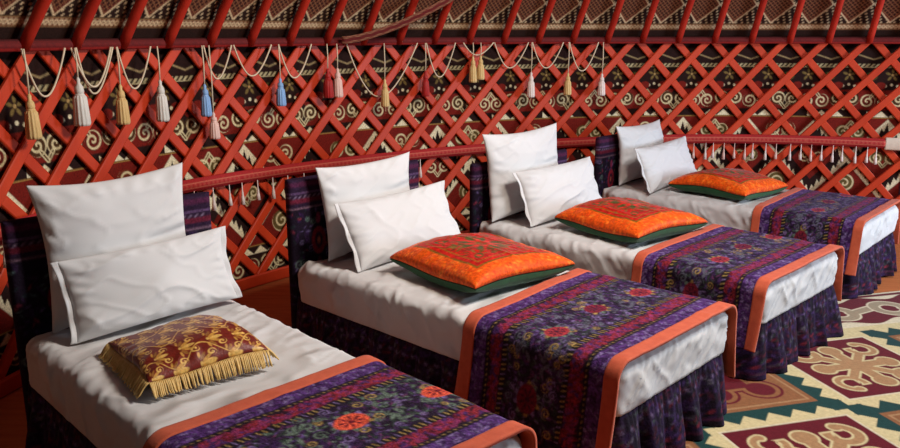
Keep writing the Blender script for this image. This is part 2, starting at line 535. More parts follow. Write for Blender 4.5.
# eaves band: dark red cloth band tied along the top of the lattice
eb = arc_strip('eaves_band', M['girth'], 4.445, lambda U: 1.572+0*U, lambda U: 1.622+0*U,
               stripes((lin(92, 14, 14), [(0, .25, lin(136, 24, 20)), (.8, 1, lin(64, 10, 12))], lin(104, 18, 16))))
tag(eb, 'dark red cloth band running along the top of the lattice under the roof poles', 'band')

# ------------------------------------------------------------------ girth band with tassels across the lattice
gb = thing('girth_band', 'red woven girth band with small white tassels stretched across the lattice', 'band', wp(2.0, 4.455, .76))
GM = gb.matrix_basis.translation.copy()
def gz(U): return .757+.012*np.sin(U*5.0)-.02*np.clip((U-2.45)/.3, -1, 1)*0
TAG0, TAG1 = 5.40/4.46, 5.60/4.46
bb = arc_strip('band', M['girth'], 4.455, lambda U: gz(U)-.036, lambda U: gz(U)+.036,
               stripes((lin(160, 30, 32), [(0, .22, lin(146, 24, 28)), (.30, .36, lin(184, 88, 70)), (.64, .70, lin(184, 88, 70))], lin(176, 66, 54))), gb, GM,
               th0=TAG1, nz=24, bulge=.02)
wr = arc_strip('white_wrap', M['white_wrap'], 4.452, lambda U: gz(U)-.05, lambda U: gz(U)+.05, None, gb, GM, th0=TAG0, th1=TAG1, ns=20)
wr['label'] = 'cream cloth wrap at the right end of the band'
s = 5.66
ti = 0
tmb = None
while s < 13.3:
    th = s/4.46
    z = float(gz(np.array(th)))-.045
    L = .12 if ti % 2 else .13
    if s < 8.0 or 9.6 < s:
        p = Vector(wp(th, 4.435, z))-GM
        MB().lathe([(.0025, .012), (.0035, -.02), (.0045, -.045), (.0075, -.055), (.0065, -.062), (.011, -.085), (.0145, -L)], p, 8).build('fringe_tassel', M['t_white'] if rnd.random() < .75 else M['t_pink'], gb)
    ti += 1
    s += .095+rnd.uniform(-.03, .03) if s < 7.7 else .13+rnd.uniform(-.03, .03)

# dark cloth panel seen between lattice and screen at the right end
U, V = np.meshgrid(np.linspace(5.05/4.56, 5.56/4.56, 60), np.linspace(.25, .70, 20))
rr = 4.5265+.002*np.sin(U*140)
hc = grid_mesh('hanging_cloth', np.stack([CX+rr*np.cos(U), CY+rr*np.sin(U), V], -1), M['plum'])
solid(hc, .002, 0); tag(hc, 'dark plum cloth hanging behind the lattice below the cream wrap', 'cloth')

# woven strap sagging across the roof cloth
st = []
for k in range(40):
    f = k/39
    st.append((2.32-.235*f, 4.40-.50*f**1.05, 1.61+.50*f**1.5))
pts = [Vector(wp(*p)) for p in st]
fr = []
for i, p in enumerate(pts):
    tg = (pts[min(i+1, 39)]-pts[max(i-1, 0)]).normalized()
    inw = Vector((CX-p.x, CY-p.y, -.9)).normalized(); inw = (inw-tg*inw.dot(tg)).normalized()
    fr.append((tg.cross(inw), inw))
Pm = np.zeros((9, 40, 3)); col = np.zeros((9, 40, 3))
for j in range(9):
    for i in range(40):
        Pm[j, i] = pts[i]+fr[i][0]*((j-4)*.0065)+fr[i][1]*.02
        col[j, i] = lin(96, 22, 22) if j in (3, 4, 5) else (lin(150, 110, 80) if (j+i) % 3 == 0 else lin(112, 52, 40))
sp = grid_mesh('woven_strap', Pm, M['girth'], col); solid(sp, .005, 0)
tag(sp, 'patterned woven strap sagging diagonally across the roof poles above second bed', 'strap')

# ------------------------------------------------------------------ tassels and cords along the eaves
def tassel(color, s, ztop, zbot, zhook, label, big=1.0):
    th = s/4.42; r = 4.398
    L = ztop-zbot
    t = thing('tassel', label, 'tassel', wp(th, r, zbot), 0, 'tassels hanging from the eaves')
    w = .031*big
    hd = L*.36
    MB().lathe([(.004, L), (.010, L-.012), (.0085, L-.028), (w*.55, L-hd*.55), (w*.62, L-hd*.8), (w*.5, L-hd)], (0, 0, 0), 16, .06, 8).build('head', M['t_'+color], t)
    MB().lathe([(w*.5, L-hd+.004), (w*.82, L-hd-.012), (w*.92, L*.35), (w*1.02, .012), (w*.9, 0)], (0, 0, 0), 48, .07, 12).build('skirt', M['t_'+color], t)
    MB().lathe([(w*.5, L-hd+.008), (w*.64, L-hd+.003), (w*.64, L-hd-.006), (w*.5, L-hd-.01)], (0, 0, 0), 16).build('collar', M['t_'+color], t)
    top = zhook-zbot
    if top > L+.01:
        MB().tube([(0, 0, L-.006), (.003, 0, (L+top)/2), (0, 0, top)], .0042, 6).build('cord', M['cord'], t)
    return t
TS = [('gold', 12.539, 1.38, 1.17, 'gold tassel nearest the left edge, above the large square white pillow', 1.05),
      ('silver', 12.232, 1.44, 1.20, 'largest silver tassel, right of the leftmost gold tassel', 1.2),
      ('gold', 11.962, 1.39, 1.18, 'gold tassel hanging between the two silver tassels', 1.05),
      ('silver', 11.686, 1.40, 1.17, 'smaller silver tassel between gold and blue tassels', 1.1),
      ('blue', 11.364, 1.36, 1.17, 'pale blue tassel beside the low hanging pink tassel', 1.0),
      ('pink', 11.312, 1.19, 1.03, 'pink tassel hanging lowest, just below a blue tassel', 1.0),
      ('blue', 10.773, 1.37, 1.19, 'blue tassel hanging alone between the two pink tassels', 1.0),
      ('red', 10.378, 1.42, 1.22, 'dark red tassel paired with a pink tassel', 1.1),
      ('pink', 10.296, 1.42, 1.22, 'pink tassel hanging high beside a dark red tassel', 1.05),
      ('gold', 9.893, 1.33, 1.13, 'gold tassel hanging alone above the second bed headboard', .95),
      ('red', 9.534, 1.38, 1.19, 'small dark red tassel between a lone gold tassel and the gold pair', .9),
      ('gold', 9.112, 1.48, 1.28, 'left tassel of the gold pair tied together', .95),
      ('gold', 9.043, 1.485, 1.30, 'right tassel of the gold pair tied together', .95),
      ('white', 8.588, 1.35, 1.15, 'white tassel hanging right of the tied gold pair', 1.0),
      ('gold', 8.257, 1.34, 1.16, 'gold tassel hanging between two white tassels', 1.0),
      ('white', 7.953, 1.33, 1.15, 'white tassel at the right end of the row, above the third bed', 1.0)]
for c_, s, za, zb, lb, bg in TS:
    tassel(c_, s, za, zb, 1.582, lb, bg)
SW = [(12.537, 12.277, 1.357, 'cord swag between leftmost gold tassel and largest silver tassel'),
      (12.209, 11.973, 1.349, 'lower of two cord swags between largest silver and second gold tassel'),
      (12.240, 11.986, 1.386, 'upper of two cord swags between largest silver and second gold tassel'),
      (11.946, 11.717, 1.359, 'cord swag between second gold tassel and smaller silver tassel'),
      (11.338, 11.128, 1.383, 'short cord swag starting at first blue tassel'),
      (11.112, 10.817, 1.390, 'wide shallow cord swag left of the lone blue tassel'),
      (10.761, 10.494, 1.364, 'cord swag between lone blue tassel and dark red tassel'),
      (10.203, 9.593, 1.201, 'longest and deepest cord swag behind the lone gold tassel'),
      (9.515, 9.259, 1.328, 'cord swag right of the small dark red tassel'),
      (9.189, 8.922, 1.488, 'short flat cord carrying the tied pair of gold tassels'),
      (8.913, 8.610, 1.384, 'cord swag left of the first white tassel'),
      (8.575, 8.299, 1.379, 'cord swag between first white tassel and gold tassel'),
      (8.246, 7.989, 1.351, 'cord swag between last gold tassel and last white tassel')]
for si, (a, b_, zl, lb) in enumerate(SW):
    dr_ = {7: .045, 1: .030, 2: .004}.get(si, .020)
    pts = []
    for k in range(25):
        f = k/24
        x = 2*f-1
        z = 1.582-(1.582-zl)*(1-abs(x)**2.3)
        th = (a+(b_-a)*(f+.12*math.sin(2*PI*f)/PI))/4.42
        pts.append(wp(th, 4.414+dr_*(1-x*x), z))
    o = MB().tube(pts, .0052, 6).build('swag_cord', M['cord'])
    tag(o, lb, 'cord', 'cord swags between the tassels')

# ------------------------------------------------------------------ rug
def rug():
    a = math.radians(15); ox, oy = 1.70, 3.307
    x0, y0, w, h = -1.15, -2.6, 3.6, 3.9
    BUR = lin(92, 16, 28); TN = lin(158, 120, 84); BRN = lin(132, 86, 54); CRM = lin(196, 180, 136); GRN = lin(24, 58, 56); GRY = lin(150, 134, 110); WH = lin(204, 192, 164)
    c = Cloth(w, h, .006, CRM)
    X = c.X+x0; Y = c.Y+y0
    p = .76; hb = .293
    for i in range(-3, 5):
        for j in range(-5, 3):
            cx = .472+p*(i)-x0; cy = .361+p*(j)-y0
            if cy > .361+p-.3-y0: continue
            W = c.win(cx, cy, .45)
            if W is None: continue
            lx = c.X[W]-cx; ly = c.Y[W]-cy
            box = np.maximum(np.abs(lx), np.abs(ly))
            if (i+j) % 2 == 0:
                c.fill(box-hb-.03, WH, W); c.fill(box-hb-.02, BUR, W)
                for rad, col in ((.011, CRM), (0, TN)):
                    u = np.hypot(lx, ly)-.072
                    # four arms with round ends, open curls in two opposite corners
                    ax_, ay_ = np.maximum(np.abs(lx), np.abs(ly)), np.minimum(np.abs(lx), np.abs(ly))
                    u = np.minimum(u, np.maximum(ay_-.030, ax_-.17))
                    u = np.minimum(u, np.hypot(ax_-.190, ay_)-.052)
                    sgn = 1 if (i % 2 == 0) else -1
                    d1, d2 = np.abs(lx), np.abs(ly)
                    q = np.hypot(d1-.175, d2-.175)
                    hook = np.maximum(np.abs(q-.066)-.020, -np.maximum(d1-.19, .20-d2))
                    hook = np.minimum(hook, np.hypot(d1-.185, d2-.235)-.026)
                    bar = np.maximum(np.abs(d1-d2)/1.414-.026, np.maximum(d1-.14, .02-d1))
                    hook = np.minimum(hook, bar)
                    u = np.minimum(u, np.where(lx*ly*sgn < 0, hook, hook+.006))
                    c.fill(u-rad, col, W)
            else:
                n = 6
                tooth = tri(np.where(np.abs(lx) > np.abs(ly), ly, lx)/(.76/n))*.066
                c.fill(np.minimum(box-hb-.042-tooth, np.maximum(box-.395, .30-np.minimum(np.abs(lx), np.abs(ly)))), GRN, W)
                c.fill(box-hb, BRN, W)
                q = np.minimum(np.hypot(np.abs(lx)-.115, np.abs(ly)-.115)-.068, np.maximum(np.abs(lx), np.abs(ly))-.085)
                c.fill(np.abs(box-.262)-.006, TN, W)
                c.fill(q-.036, BUR, W); c.fill(q-.022, BRN, W); c.fill(q, BUR, W)
    # border with a running scroll
    yb = .361+.293+.16
    c.fill(yb-Y, WH)
    c.fill(np.maximum(yb+.05+.03*np.sin(X*2*PI/.38)-Y, Y-(yb+.40+.03*np.sin(X*2*PI/.38))), BUR)
    for i in range(20):
        cx = i*.38-.2
        for rad, col in ((.040, WH), (.028, GRY)):
            c.ring(cx, yb+.22-y0, .092, rad, col)
            c.line(cx+.08, yb+.20-y0, cx+.30, yb+.26-y0, rad, col)
    c.fill(np.abs(Y-(yb+.445))-.018, BUR)
    ca, sa = math.cos(a), math.sin(a)
    o = grid_mesh('felt_rug', np.stack([X, Y, 0*X+.012+.0015*vnoise(X*6, Y*6, 3)], -1), M['rug'], c.img)
    o.location = (ox, oy, 0); o.rotation_euler = (0, 0, a)
    solid(o, .010)
    tag(o, 'burgundy and cream felt rug with horn ornaments and green saw teeth on the floor', 'rug')
rug()

# ------------------------------------------------------------------ beds
BEDS = [dict(p=(-1.697, 2.953), a=-.799, L=1.893, W=.86, hz=.955),
        dict(p=(-.808, 3.965), a=-.761, L=1.939, W=.921, hz=.935),
        dict(p=(.157, 4.925), a=-.791, L=1.884, W=.957, hz=.86),
        dict(p=(1.149, 6.056), a=-.727, L=1.875, W=.93, hz=.885)]
ZB, ZT = .295, .50
HBT = .055                        # headboard thickness

PUR = lin(68, 36, 92); PUR2 = lin(48, 25, 68); DRK = lin(24, 14, 24); ROSE = lin(132, 36, 46); SAGE = lin(92, 108, 96); LAV = lin(112, 94, 140); YEL = lin(150, 124, 70); SAL = lin(214, 84, 58); MAR = lin(98, 18, 34)

def scatter(c, x0, y0, x1, y1, cols, n, r, size=(.007, .020)):
    for _ in range(n):
        x = r.uniform(x0, x1); y = r.uniform(y0, y1); a = r.uniform(size[0], size[1])
        c.ell(x, y, a, a*r.uniform(.3, .55), r.uniform(0, PI), r.choice(cols))

def curls(c, x0, y0, x1, y1, cols, n, r):
    for _ in range(n):
        x = r.uniform(x0, x1); y = r.uniform(y0, y1); col = r.choice(cols); R = r.uniform(.012, .026)
        c.spiral(x, y, R, R*.8, .0035, col, r.uniform(0, 6), r.choice((-1, 1)))

def medallion(c, x, y, R, r, out=SAL, core=MAR):
    for k in range(10):
        a = k*2*PI/10
        c.ell(x+R*.95*math.cos(a), y+R*.75*math.sin(a), R*.28, R*.16, a, r.choice((YEL, SAGE, LAV)))
    c.ell(x, y, R, R*.72, 0, out)
    for k in range(8):
        a = k*2*PI/8+.3
        c.ell(x+R*.52*math.cos(a), y+R*.38*math.sin(a), R*.2, R*.08, a, core)
    c.ell(x, y, R*.2, R*.15, 0, core)

def runner_cloth(w, l, seed):
    r = random.Random(seed)
    c = Cloth(w, l, .005, DRK)
    SAGE_ = SAGE if seed == 900 else lin(84, 84, 98); GRN_ = lin(76, 98, 80) if seed == 900 else lin(66, 76, 76)
    b = .05
    def strip(y0, y1, base): c.rect(-1, y0, w+1, y1, base)
    f = (l-2*b)
    ys = [b+f*k for k in (0, .11, .145, .245, .29, .71, .755, .855, .89, 1.0)]
    for (y0, y1) in ((ys[0], ys[1]), (ys[8], ys[9])):
        strip(y0, y1, PUR2); scatter(c, 0, y0, w, y1, (PUR, LAV, PUR, lin(88, 54, 120)), int(500*w), r, (.006, .016))
    for (y0, y1) in ((ys[1], ys[2]), (ys[7], ys[8])):
        strip(y0, y1, DRK)
        for k in range(int(w/.022)+1): c.ell(k*.022, (y0+y1)/2, .005, .0032, .5, YEL if k % 2 else lin(120, 96, 60))
    for (y0, y1) in ((ys[2], ys[3]), (ys[6], ys[7])):
        strip(y0, y1, lin(44, 16, 34)); scatter(c, 0, y0+.006, w, y1-.006, (ROSE, ROSE, MAR, lin(128, 44, 88), PUR), int(520*w), r, (.007, .017))
    for (y0, y1) in ((ys[3], ys[4]), (ys[5], ys[6])):
        strip(y0, y1, lin(20, 12, 18))
        for k in range(int(w/.02)+1):
            c.line(k*.02, y0+.004, k*.02+.006, y1-.004, .0028, YEL if k % 3 else LAV)
    y0, y1 = ys[4], ys[5]
    strip(y0, y1, lin(30, 18, 36))
    scatter(c, 0, y0, w, y1, (PUR2, lin(60, 34, 78), lin(40, 52, 44), lin(50, 26, 60)), int(800*w), r, (.007, .018))
    scatter(c, 0, y0, w, y1, (SAGE_, GRN_, LAV, lin(86, 66, 118), lin(92, 44, 84)), int(420*w), r, (.005, .012))
    curls(c, 0, y0, w, y1, (SAGE_, LAV, SAGE_, YEL), int(70*w), r)
    k = 0
    x = r.uniform(.12, .2)
    while x < w:
        medallion(c, x, (y0+y1)/2+(.015 if k % 2 else -.015), .060, r, SAL if seed == 900 else (lin(150, 44, 50) if k % 2 else lin(112, 26, 44)), MAR if seed == 900 else lin(64, 18, 40))
        for s_ in (-1, 1):
            for q in range(5):
                c.ell(x+.16+s_*.0+r.uniform(-.05, .05), (y0+y1)/2+s_*r.uniform(.02, .1), .02, .008, r.uniform(0, PI), SAGE_)
        x += .33; k += 1
    return c

def skirt_cloth(w, h, seed):
    r = random.Random(seed)
    c = Cloth(w, h, .0075, lin(22, 12, 26))
    c.fill(np.abs(((c.X/.09) % 1)-.5)*.09-.012, lin(34, 17, 42))
    scatter(c, 0, 0, w, h, (lin(40, 22, 58), lin(48, 26, 68), lin(54, 18, 34), lin(34, 20, 50), lin(20, 12, 26)), int(620*w), r, (.009, .022))
    scatter(c, 0, .03, w, h-.03, (lin(92, 24, 40), lin(86, 80, 92), lin(74, 50, 104), lin(54, 62, 60)), int(230*w), r, (.005, .012))
    for k in range(int(w/.05)):
        c.ell(k*.05, h*.22, .012, .007, .6, lin(112, 34, 50)); c.ell(k*.05+.025, h*.72, .010, .006, -.6, lin(96, 80, 110))
    c.rect(-1, h*.10, w+1, h*.12, lin(84, 30, 60))
    return c

def head_cloth(w, h, seed):
    r = random.Random(seed)
    c = Cloth(w, h, .006, lin(26, 16, 34))
    scatter(c, 0, 0, w, h-.14, (PUR2, lin(30, 38, 46), lin(44, 26, 58)), int(520*w), r, (.008, .02))
    scatter(c, 0, 0, w, h-.16, (lin(72, 92, 96), lin(84, 72, 112), lin(110, 40, 60)), int(240*w), r, (.006, .015))
    curls(c, 0, 0, w, h-.16, (lin(84, 104, 100), lin(96, 84, 124)), int(60*w), r)
    for x in np.arange(.17, w, .30):
        c.ell(x, h-.34, .045, .075, 0, lin(136, 30, 48)); c.ell(x, h-.34, .025, .045, 0, lin(60, 22, 46)); c.ell(x, h-.34, .010, .02, 0, lin(180, 90, 70))
        c.ell(x, h-.22, .015, .03, 0, lin(120, 40, 70)); c.ell(x, h-.46, .015, .03, 0, lin(120, 40, 70))
    c.rect(-1, h-.155, w+1, h, lin(40, 22, 46))
    for y, t, col in ((h-.155, .005, lin(104, 78, 96)), (h-.115, .012, lin(92, 24, 44)), (h-.075, .004, lin(96, 70, 108)), (h-.03, .012, lin(72, 28, 58))):
        c.rect(-1, y-t, w+1, y+t, col)
    for k in range(int(w/.03)): c.ell(k*.03, h-.095, .01, .004, .6, lin(116, 98, 122))
    return c

def rounded_box(L, W, z0, z1, rad, seed, wrinkle=1.0):
    """mattress under a sheet: a closed grid wrapped around, (profile rings from the bottom, over the sides, across the top)"""
    res = .010
    nu = int(L/res)+1; nv = int(W/res)+1; nz = int((z1-z0)/res)+1
    u = np.linspace(0, L, nu); v = np.linspace(0, W, nv); z = np.linspace(z0, z1, nz)
    vs = []; fs = []
    def face(A, B, fn, flip):
        n0 = len(vs_all[0]) if False else sum(len(q) for q in vs)
        P = fn(*np.meshgrid(A, B, indexing='ij')).reshape(-1, 3)
        vs.append(P)
        a, b = len(A), len(B)
        idx = n0+np.arange(a*b).reshape(a, b)
        q = np.stack([idx[:-1, :-1], idx[1:, :-1], idx[1:, 1:], idx[:-1, 1:]], -1).reshape(-1, 4)
        fs.append(q[:, ::-1] if flip else q)
    face(u, v, lambda a, b: np.stack([a, b, 0*a+z1], -1), False)
    face(u, v, lambda a, b: np.stack([a, b, 0*a+z0], -1), True)
    face(u, z, lambda a, b: np.stack([a, 0*a, b], -1), False)
    face(u, z, lambda a, b: np.stack([a, 0*a+W, b], -1), True)
    face(v, z, lambda a, b: np.stack([0*a, a, b], -1), True)
    face(v, z, lambda a, b: np.stack([0*a+L, a, b], -1), False)
    P = np.concatenate(vs); F = np.concatenate(fs)
    # round the edges
    lo = np.array([rad, rad, z0+.012]); hi = np.array([L-rad, W-rad, z1-rad])
    q = np.clip(P, lo, hi); d = P-q
    n = np.linalg.norm(d, axis=1)
    rr = rad
    k = n > rad*.999
    sc = np.ones(len(P)); sc[k] = rr/n[k]
    P2 = q+d*np.where(k, sc, 1)[:, None]
    nrm = np.where(n[:, None] > 1e-6, d/np.maximum(n, 1e-6)[:, None], 0)
    side = np.clip(1-nrm[:, 2], 0, 1)
    # sheet wrinkles
    U_, V_, Z_ = P2[:, 0], P2[:, 1], P2[:, 2]
    def crease(a, b, sd, k=5):
        wx = .35*vnoise(a*3, b*3, sd+1); wy = .35*vnoise(a*3+7, b*3, sd+2)
        return ridge(a+wx, b+wy, sd)**k
    head = .45+.8*np.clip(1-U_/.9, 0, 1)
    wr = head*(.010*crease(U_*7+V_*4, V_*2.2-U_*1.2, seed)+.008*crease(U_*3-V_*5, U_*5+V_*2, seed+3)+.005*crease(U_*15+V_*6, V_*6, seed+5))
    def inside(a, b, x0, x1, y0, y1, f=.07):
        return np.clip(np.minimum(np.minimum(a-x0, x1-a), np.minimum(b-y0, y1-b))/f, 0, 1)
    wr = wr*(1-np.maximum(inside(U_, V_/W, -.1, .40, .10, .90), inside(U_, V_/W, .52, 1.20, .20, .80)))
    low = np.clip((Z_-z0)/(z1-z0)*2.2, 0, 1)
    ws = (.010*crease((U_+V_)*8+Z_*6, Z_*4, seed+9, 3)+.012*crease((U_-V_)*24+Z_*20, Z_*5, seed+11, 2)*np.where(U_ > L-.03, 1, .25))*(.25+.75*low)
    P2 = P2+nrm*((wr*(1-side)+ws*side)*wrinkle)[:, None]-nrm*.007
    sag = np.clip((Z_-z0)/(z1-z0), 0, 1)
    P2[:, 2] -= .006*(1-side)*np.sin(np.clip(V_/W, 0, 1)*PI)*sag*0
    return P2, F

def weld(o, d=.0008):
    bm = bmesh.new(); bm.from_mesh(o.data)
    bmesh.ops.remove_doubles(bm, verts=bm.verts, dist=d)
    bmesh.ops.recalc_face_normals(bm, faces=bm.faces)
    bm.to_mesh(o.data); bm.free()
    o.data.polygons.foreach_set('use_smooth', [True]*len(o.data.polygons))

def bed(i, label):
    B = BEDS[i]; L, W = B['L'], B['W']
    t = thing('bed', label, 'bed', (*B['p'], 0), B['a'], 'beds in a row along the wall')
    P, F = rounded_box(L, W, ZB, ZT, .06, 40+i*7)
    m = mesh_obj('mattress', P, [tuple(int(k) for k in f) for f in F], M['sheet'], t)
    weld(m)
    m['label'] = 'white sheeted mattress'
    # gathered skirt round near side, foot and far side
    h = ZB+.02
    ins = .022
    path = []
    rc = .06
    def add(x, y, nx, ny): path.append((x, y, nx, ny))
    n1 = 210
    for k in range(n1): add(.0+(L-rc)*k/(n1-1), ins, 0, -1)
    for k in range(1, 12):
        a = -PI/2+PI/2*k/12; add(L-rc+(rc-ins)*math.cos(a), rc+(rc-ins)*math.sin(a), math.cos(a), math.sin(a))
    for k in range(110): add(L-ins, rc+(W-2*rc)*k/109, 1, 0)
    for k in range(1, 12):
        a = PI/2*k/12; add(L-rc+(rc-ins)*math.cos(a), W-rc+(rc-ins)*math.sin(a), math.cos(a), math.sin(a))
    for k in range(n1): add(L-rc-(L-rc)*k/(n1-1), W-ins, 0, 1)
    path = np.array(path)
    ds = np.concatenate([[0], np.cumsum(np.hypot(np.diff(path[:, 0]), np.diff(path[:, 1])))])
    tot = ds[-1]
    c = skirt_cloth(tot, h-.014, 300+i)
    S = c.x
    px, py, nx, ny = (np.interp(S, ds, path[:, k]) for k in range(4))
    T = c.Y/(h-.014)                            # 0 at the hem
    ph = 2.2*fbm(S*4, S*0+i, 11+i)
    rip = np.sin(S*2*PI/.17+ph*3)*.75+np.sin(S*2*PI/.27+ph*5)*.45+.2*np.sin(S*2*PI/.08+ph*4)
    low = (1-T)
    out = low**.8*(.050+.034*rip[None, :])+.003*np.sin(S*2*PI/.03)[None, :]*T
    out = out+.006*vnoise(S[None, :]*9, T*5, 70+i)*low
    Pk = np.stack([px[None, :]+nx*out, py[None, :]+ny*out, .014+c.Y], -1)
    sk = grid_mesh('bed_skirt', Pk, M['velvet_dull'], c.img, t); solid(sk, .004, 0)
    # headboard: padded slab in an embroidered cover
    hz = B['hz']
    c = head_cloth(W, hz-.02, 500+i)
    def slab(x_in, sgn):
        ex = np.clip(np.minimum(c.X, W-c.X)/.03, 0, 1); ey = np.clip((hz-.02-c.Y)/.03, 0, 1)
        e = np.sqrt(np.clip(1-(1-ex)**2, 0, 1))*np.sqrt(np.clip(1-(1-ey)**2, 0, 1))
        pad = (HBT/2)*(.35+.65*e)+.004*fbm(c.X*5, c.Y*5, 90+i)*e
        return np.stack([x_in+sgn*pad, c.X, .015+c.Y], -1)
    A = slab(-HBT/2-.004, 1); Bk = slab(-HBT/2-.004, -1)
    fcov = grid_mesh('headboard', np.concatenate([A, Bk[::-1]]), M['velvet_dull'], np.concatenate([c.img, c.img[::-1]]), t)
    # close the sides and bottom of the slab
    me = fcov.data; bm = bmesh.new(); bm.from_mesh(me)
    nh, nw = c.H, c.W
    bm.verts.ensure_lookup_table()
    fr = lambda r_, k: bm.verts[r_*nw+k]
    for k in (0, nw-1):
        for r_ in range(nh-1):
            q = [fr(r_, k), fr(r_+1, k), fr(2*nh-2-r_, k), fr(2*nh-1-r_, k)]
            if len(set(q)) == 4:
                try: bm.faces.new(q).smooth = True
                except ValueError: pass
    bmesh.ops.recalc_face_normals(bm, faces=bm.faces)
    bm.to_mesh(me); bm.free()
    return t

BL = ['single bed holding the maroon and gold fringed cushion, cut off by the left edge',
      'single bed with orange cushion, second from left, just beyond the fringed cushion bed',
      'single bed with orange cushion, third from left, between two other orange cushion beds',
      'single bed with orange cushion at the far right, nearest the girth band wrap']
for i in range(4): bed(i, BL[i])

def to_world(i, u, v, z):
    B = BEDS[i]; a = B['a']; c, s = math.cos(a), math.sin(a)
    return (B['p'][0]+c*u-s*v, B['p'][1]+s*u+c*v, z)

# ------------------------------------------------------------------ runners laid across the foot of each bed
def drape(W, over, gap, zt, rad=.068):
    """profile across the bed: list of (v, z) by arc length, from near hem to far hem"""
    pts = []
    zb = zt-over
    y0 = -gap
    for k in range(24): pts.append((y0-.035*(1-k/23)**1.4, zb+(zt-rad-zb)*k/23))
    for k in range(1, 10):
        a = PI-PI/2*k/10; pts.append((y0+rad+rad*math.cos(a), zt-rad+rad*math.sin(a)))
    for k in range(40): pts.append((y0+rad+(W+2*gap-2*rad)*k/39, zt))
    for k in range(1, 10):
        a = PI/2-PI/2*k/10; pts.append((W+gap-rad+rad*math.cos(a), zt-rad+rad*math.sin(a)))
    for k in range(24): pts.append((W+gap+.035*(k/23)**1.4, zt-rad-(zt-rad-zb)*k/23))
    p = np.array(pts); d = np.concatenate([[0], np.cumsum(np.hypot(*np.diff(p, axis=0).T))])
    return p, d

def runner(i, u0, u1, over, skew, label):
    B = BEDS[i]; W = B['W']
    t = thing('bed_runner', label, 'bed runner', to_world(i, u0, 0, ZT), B['a'], 'embroidered runners across the beds')
    def surf(lift, S, Y, l):
        p, d = drape(W, over, .012+lift, .010+lift)
        k = S/S.max()*d[-1]
        v = np.interp(k, d, p[:, 0]); z = np.interp(k, d, p[:, 1])
        dv = np.interp(k, d, np.gradient(p[:, 0], d)); dz = np.interp(k, d, np.gradient(p[:, 1], d))
        u = Y*(u1-u0)/l+skew*(v/W-.5)*(1-Y/l)
        low = np.clip(-(z+.06)/over, 0, 1)
        wv = low*(.016*np.sin(Y*2*PI/.24+i+v*3)+.010*np.sin(Y*2*PI/.11+2*i))
        wr = .0045*ridge(u*5+i, v*4-u*3, 21+i)**3+.003*fbm(u*14, v*14, 33+i)
        n0, n1 = -dz, dv
        off = wr+np.maximum(wv+low*.01, 0)
        v = v+n0*off; z = z+n1*off
        return np.stack([u, v, z], -1)
    p, d = drape(W, over, .010, .008)
    l = .72
    c = runner_cloth(d[-1], l, 900+i)
    o = grid_mesh('embroidered_panel', surf(0, c.X, c.Y, l), M['velvet'], c.img, t); solid(o, .004, 0)
    for y0, y1 in ((-.006, .052), (l-.052, l+.006)):
        S, Y = np.meshgrid(np.linspace(0, d[-1], 260), np.linspace(y0, y1, 9))
        e = grid_mesh('border', surf(.001, S, Y, l), M['orange'], None, t); solid(e, .013, 0)
        e['label'] = 'orange cloth border of the runner'
    return t
RL = ['purple embroidered runner in the bottom foreground, on the bed with the fringed cushion',
      'purple embroidered runner on the second bed, largest one fully in view',
      'purple embroidered runner on the third bed from left',
      'brightest violet embroidered runner, on the far right bed']
runner(0, 1.165, 1.90, .34, -.02, RL[0])
runner(1, 1.185, 1.945, .36, -.06, RL[1])
runner(2, 1.165, 1.89, .33, -.03, RL[2])
runner(3, 1.19, 1.88, .33, -.03, RL[3])

# ------------------------------------------------------------------ pillows and cushions
def pillow_surface(a, b, T, pinch, seed, res=64, power=.5, wr=1.0):
    """closed pillow as two sheets: returns top and bottom grids in local (x, y, n)"""
    k = np.linspace(-1, 1, res)
    k = np.sign(k)*(1-(1-np.abs(k))**1.25)
    U, V = np.meshgrid(k, k)
    x = a*U*(1-pinch*(1-V*V)*np.abs(U)**2.0); y = b*V*(1-pinch*(1-U*U)*np.abs(V)**2.0)
    h = (np.clip(1-U*U, 0, 1)*np.clip(1-V*V, 0, 1))**power
    h = T*h/(1.0)
    edge = np.minimum(1-np.abs(U), 1-np.abs(V))
    fl = np.clip(edge*6, 0, 1)
    # folds running in from the seams, broad dents
    wxp = .4*vnoise(x*5, y*5, seed+21)
    w1 = .009*ridge(x*3.2+y*1.2+wxp, y*9-x*2.0+wxp, seed)**5*fl
    w2 = .005*ridge(x*7+y*9+wxp, y*15-x*8, seed+3)**5*fl
    w3 = .012*(fbm(x*3.2, y*3.2, seed+8, 2)-.5)*fl
    rad = .006*np.sin(np.arctan2(V, U)*23+seed)*np.clip(1-edge*3.5, 0, 1)*fl
    top = h+(w1+w2+w3+rad)*wr
    bot = -h*.9-(w1*.5+rad)*wr
    top = np.maximum(top, 0); bot = np.minimum(bot, 0)
    # gentle wave of the seam
    sm = .010*np.sin(U*3.1+seed)+.008*np.sin(V*2.7+seed*2)
    return np.stack([x, y, top+sm], -1), np.stack([x, y, bot+sm], -1)

def place(P, tilt):
    """local (x across bed, y up the pillow, n) -> bed frame (u, v, z) leaning back by tilt"""
    s, c = math.sin(tilt), math.cos(tilt)
    x, y, n_ = P[..., 0], P[..., 1], P[..., 2]
    return np.stack([-y*s+n_*c, x, y*c+n_*s], -1)

def closed(name, top, bot, mat, parent=None):
    H, W, _ = top.shape
    V = np.concatenate([top.reshape(-1, 3), bot.reshape(-1, 3)])
    idx = np.arange(H*W).reshape(H, W)
    q = np.stack([idx[:-1, :-1], idx[:-1, 1:], idx[1:, 1:], idx[1:, :-1]], -1).reshape(-1, 4)
    F = [tuple(map(int, f)) for f in q]+[tuple(map(int, f[::-1]+H*W)) for f in q]
    o = mesh_obj(name, V, F, mat, parent)
    weld(o, .0004)
    return o

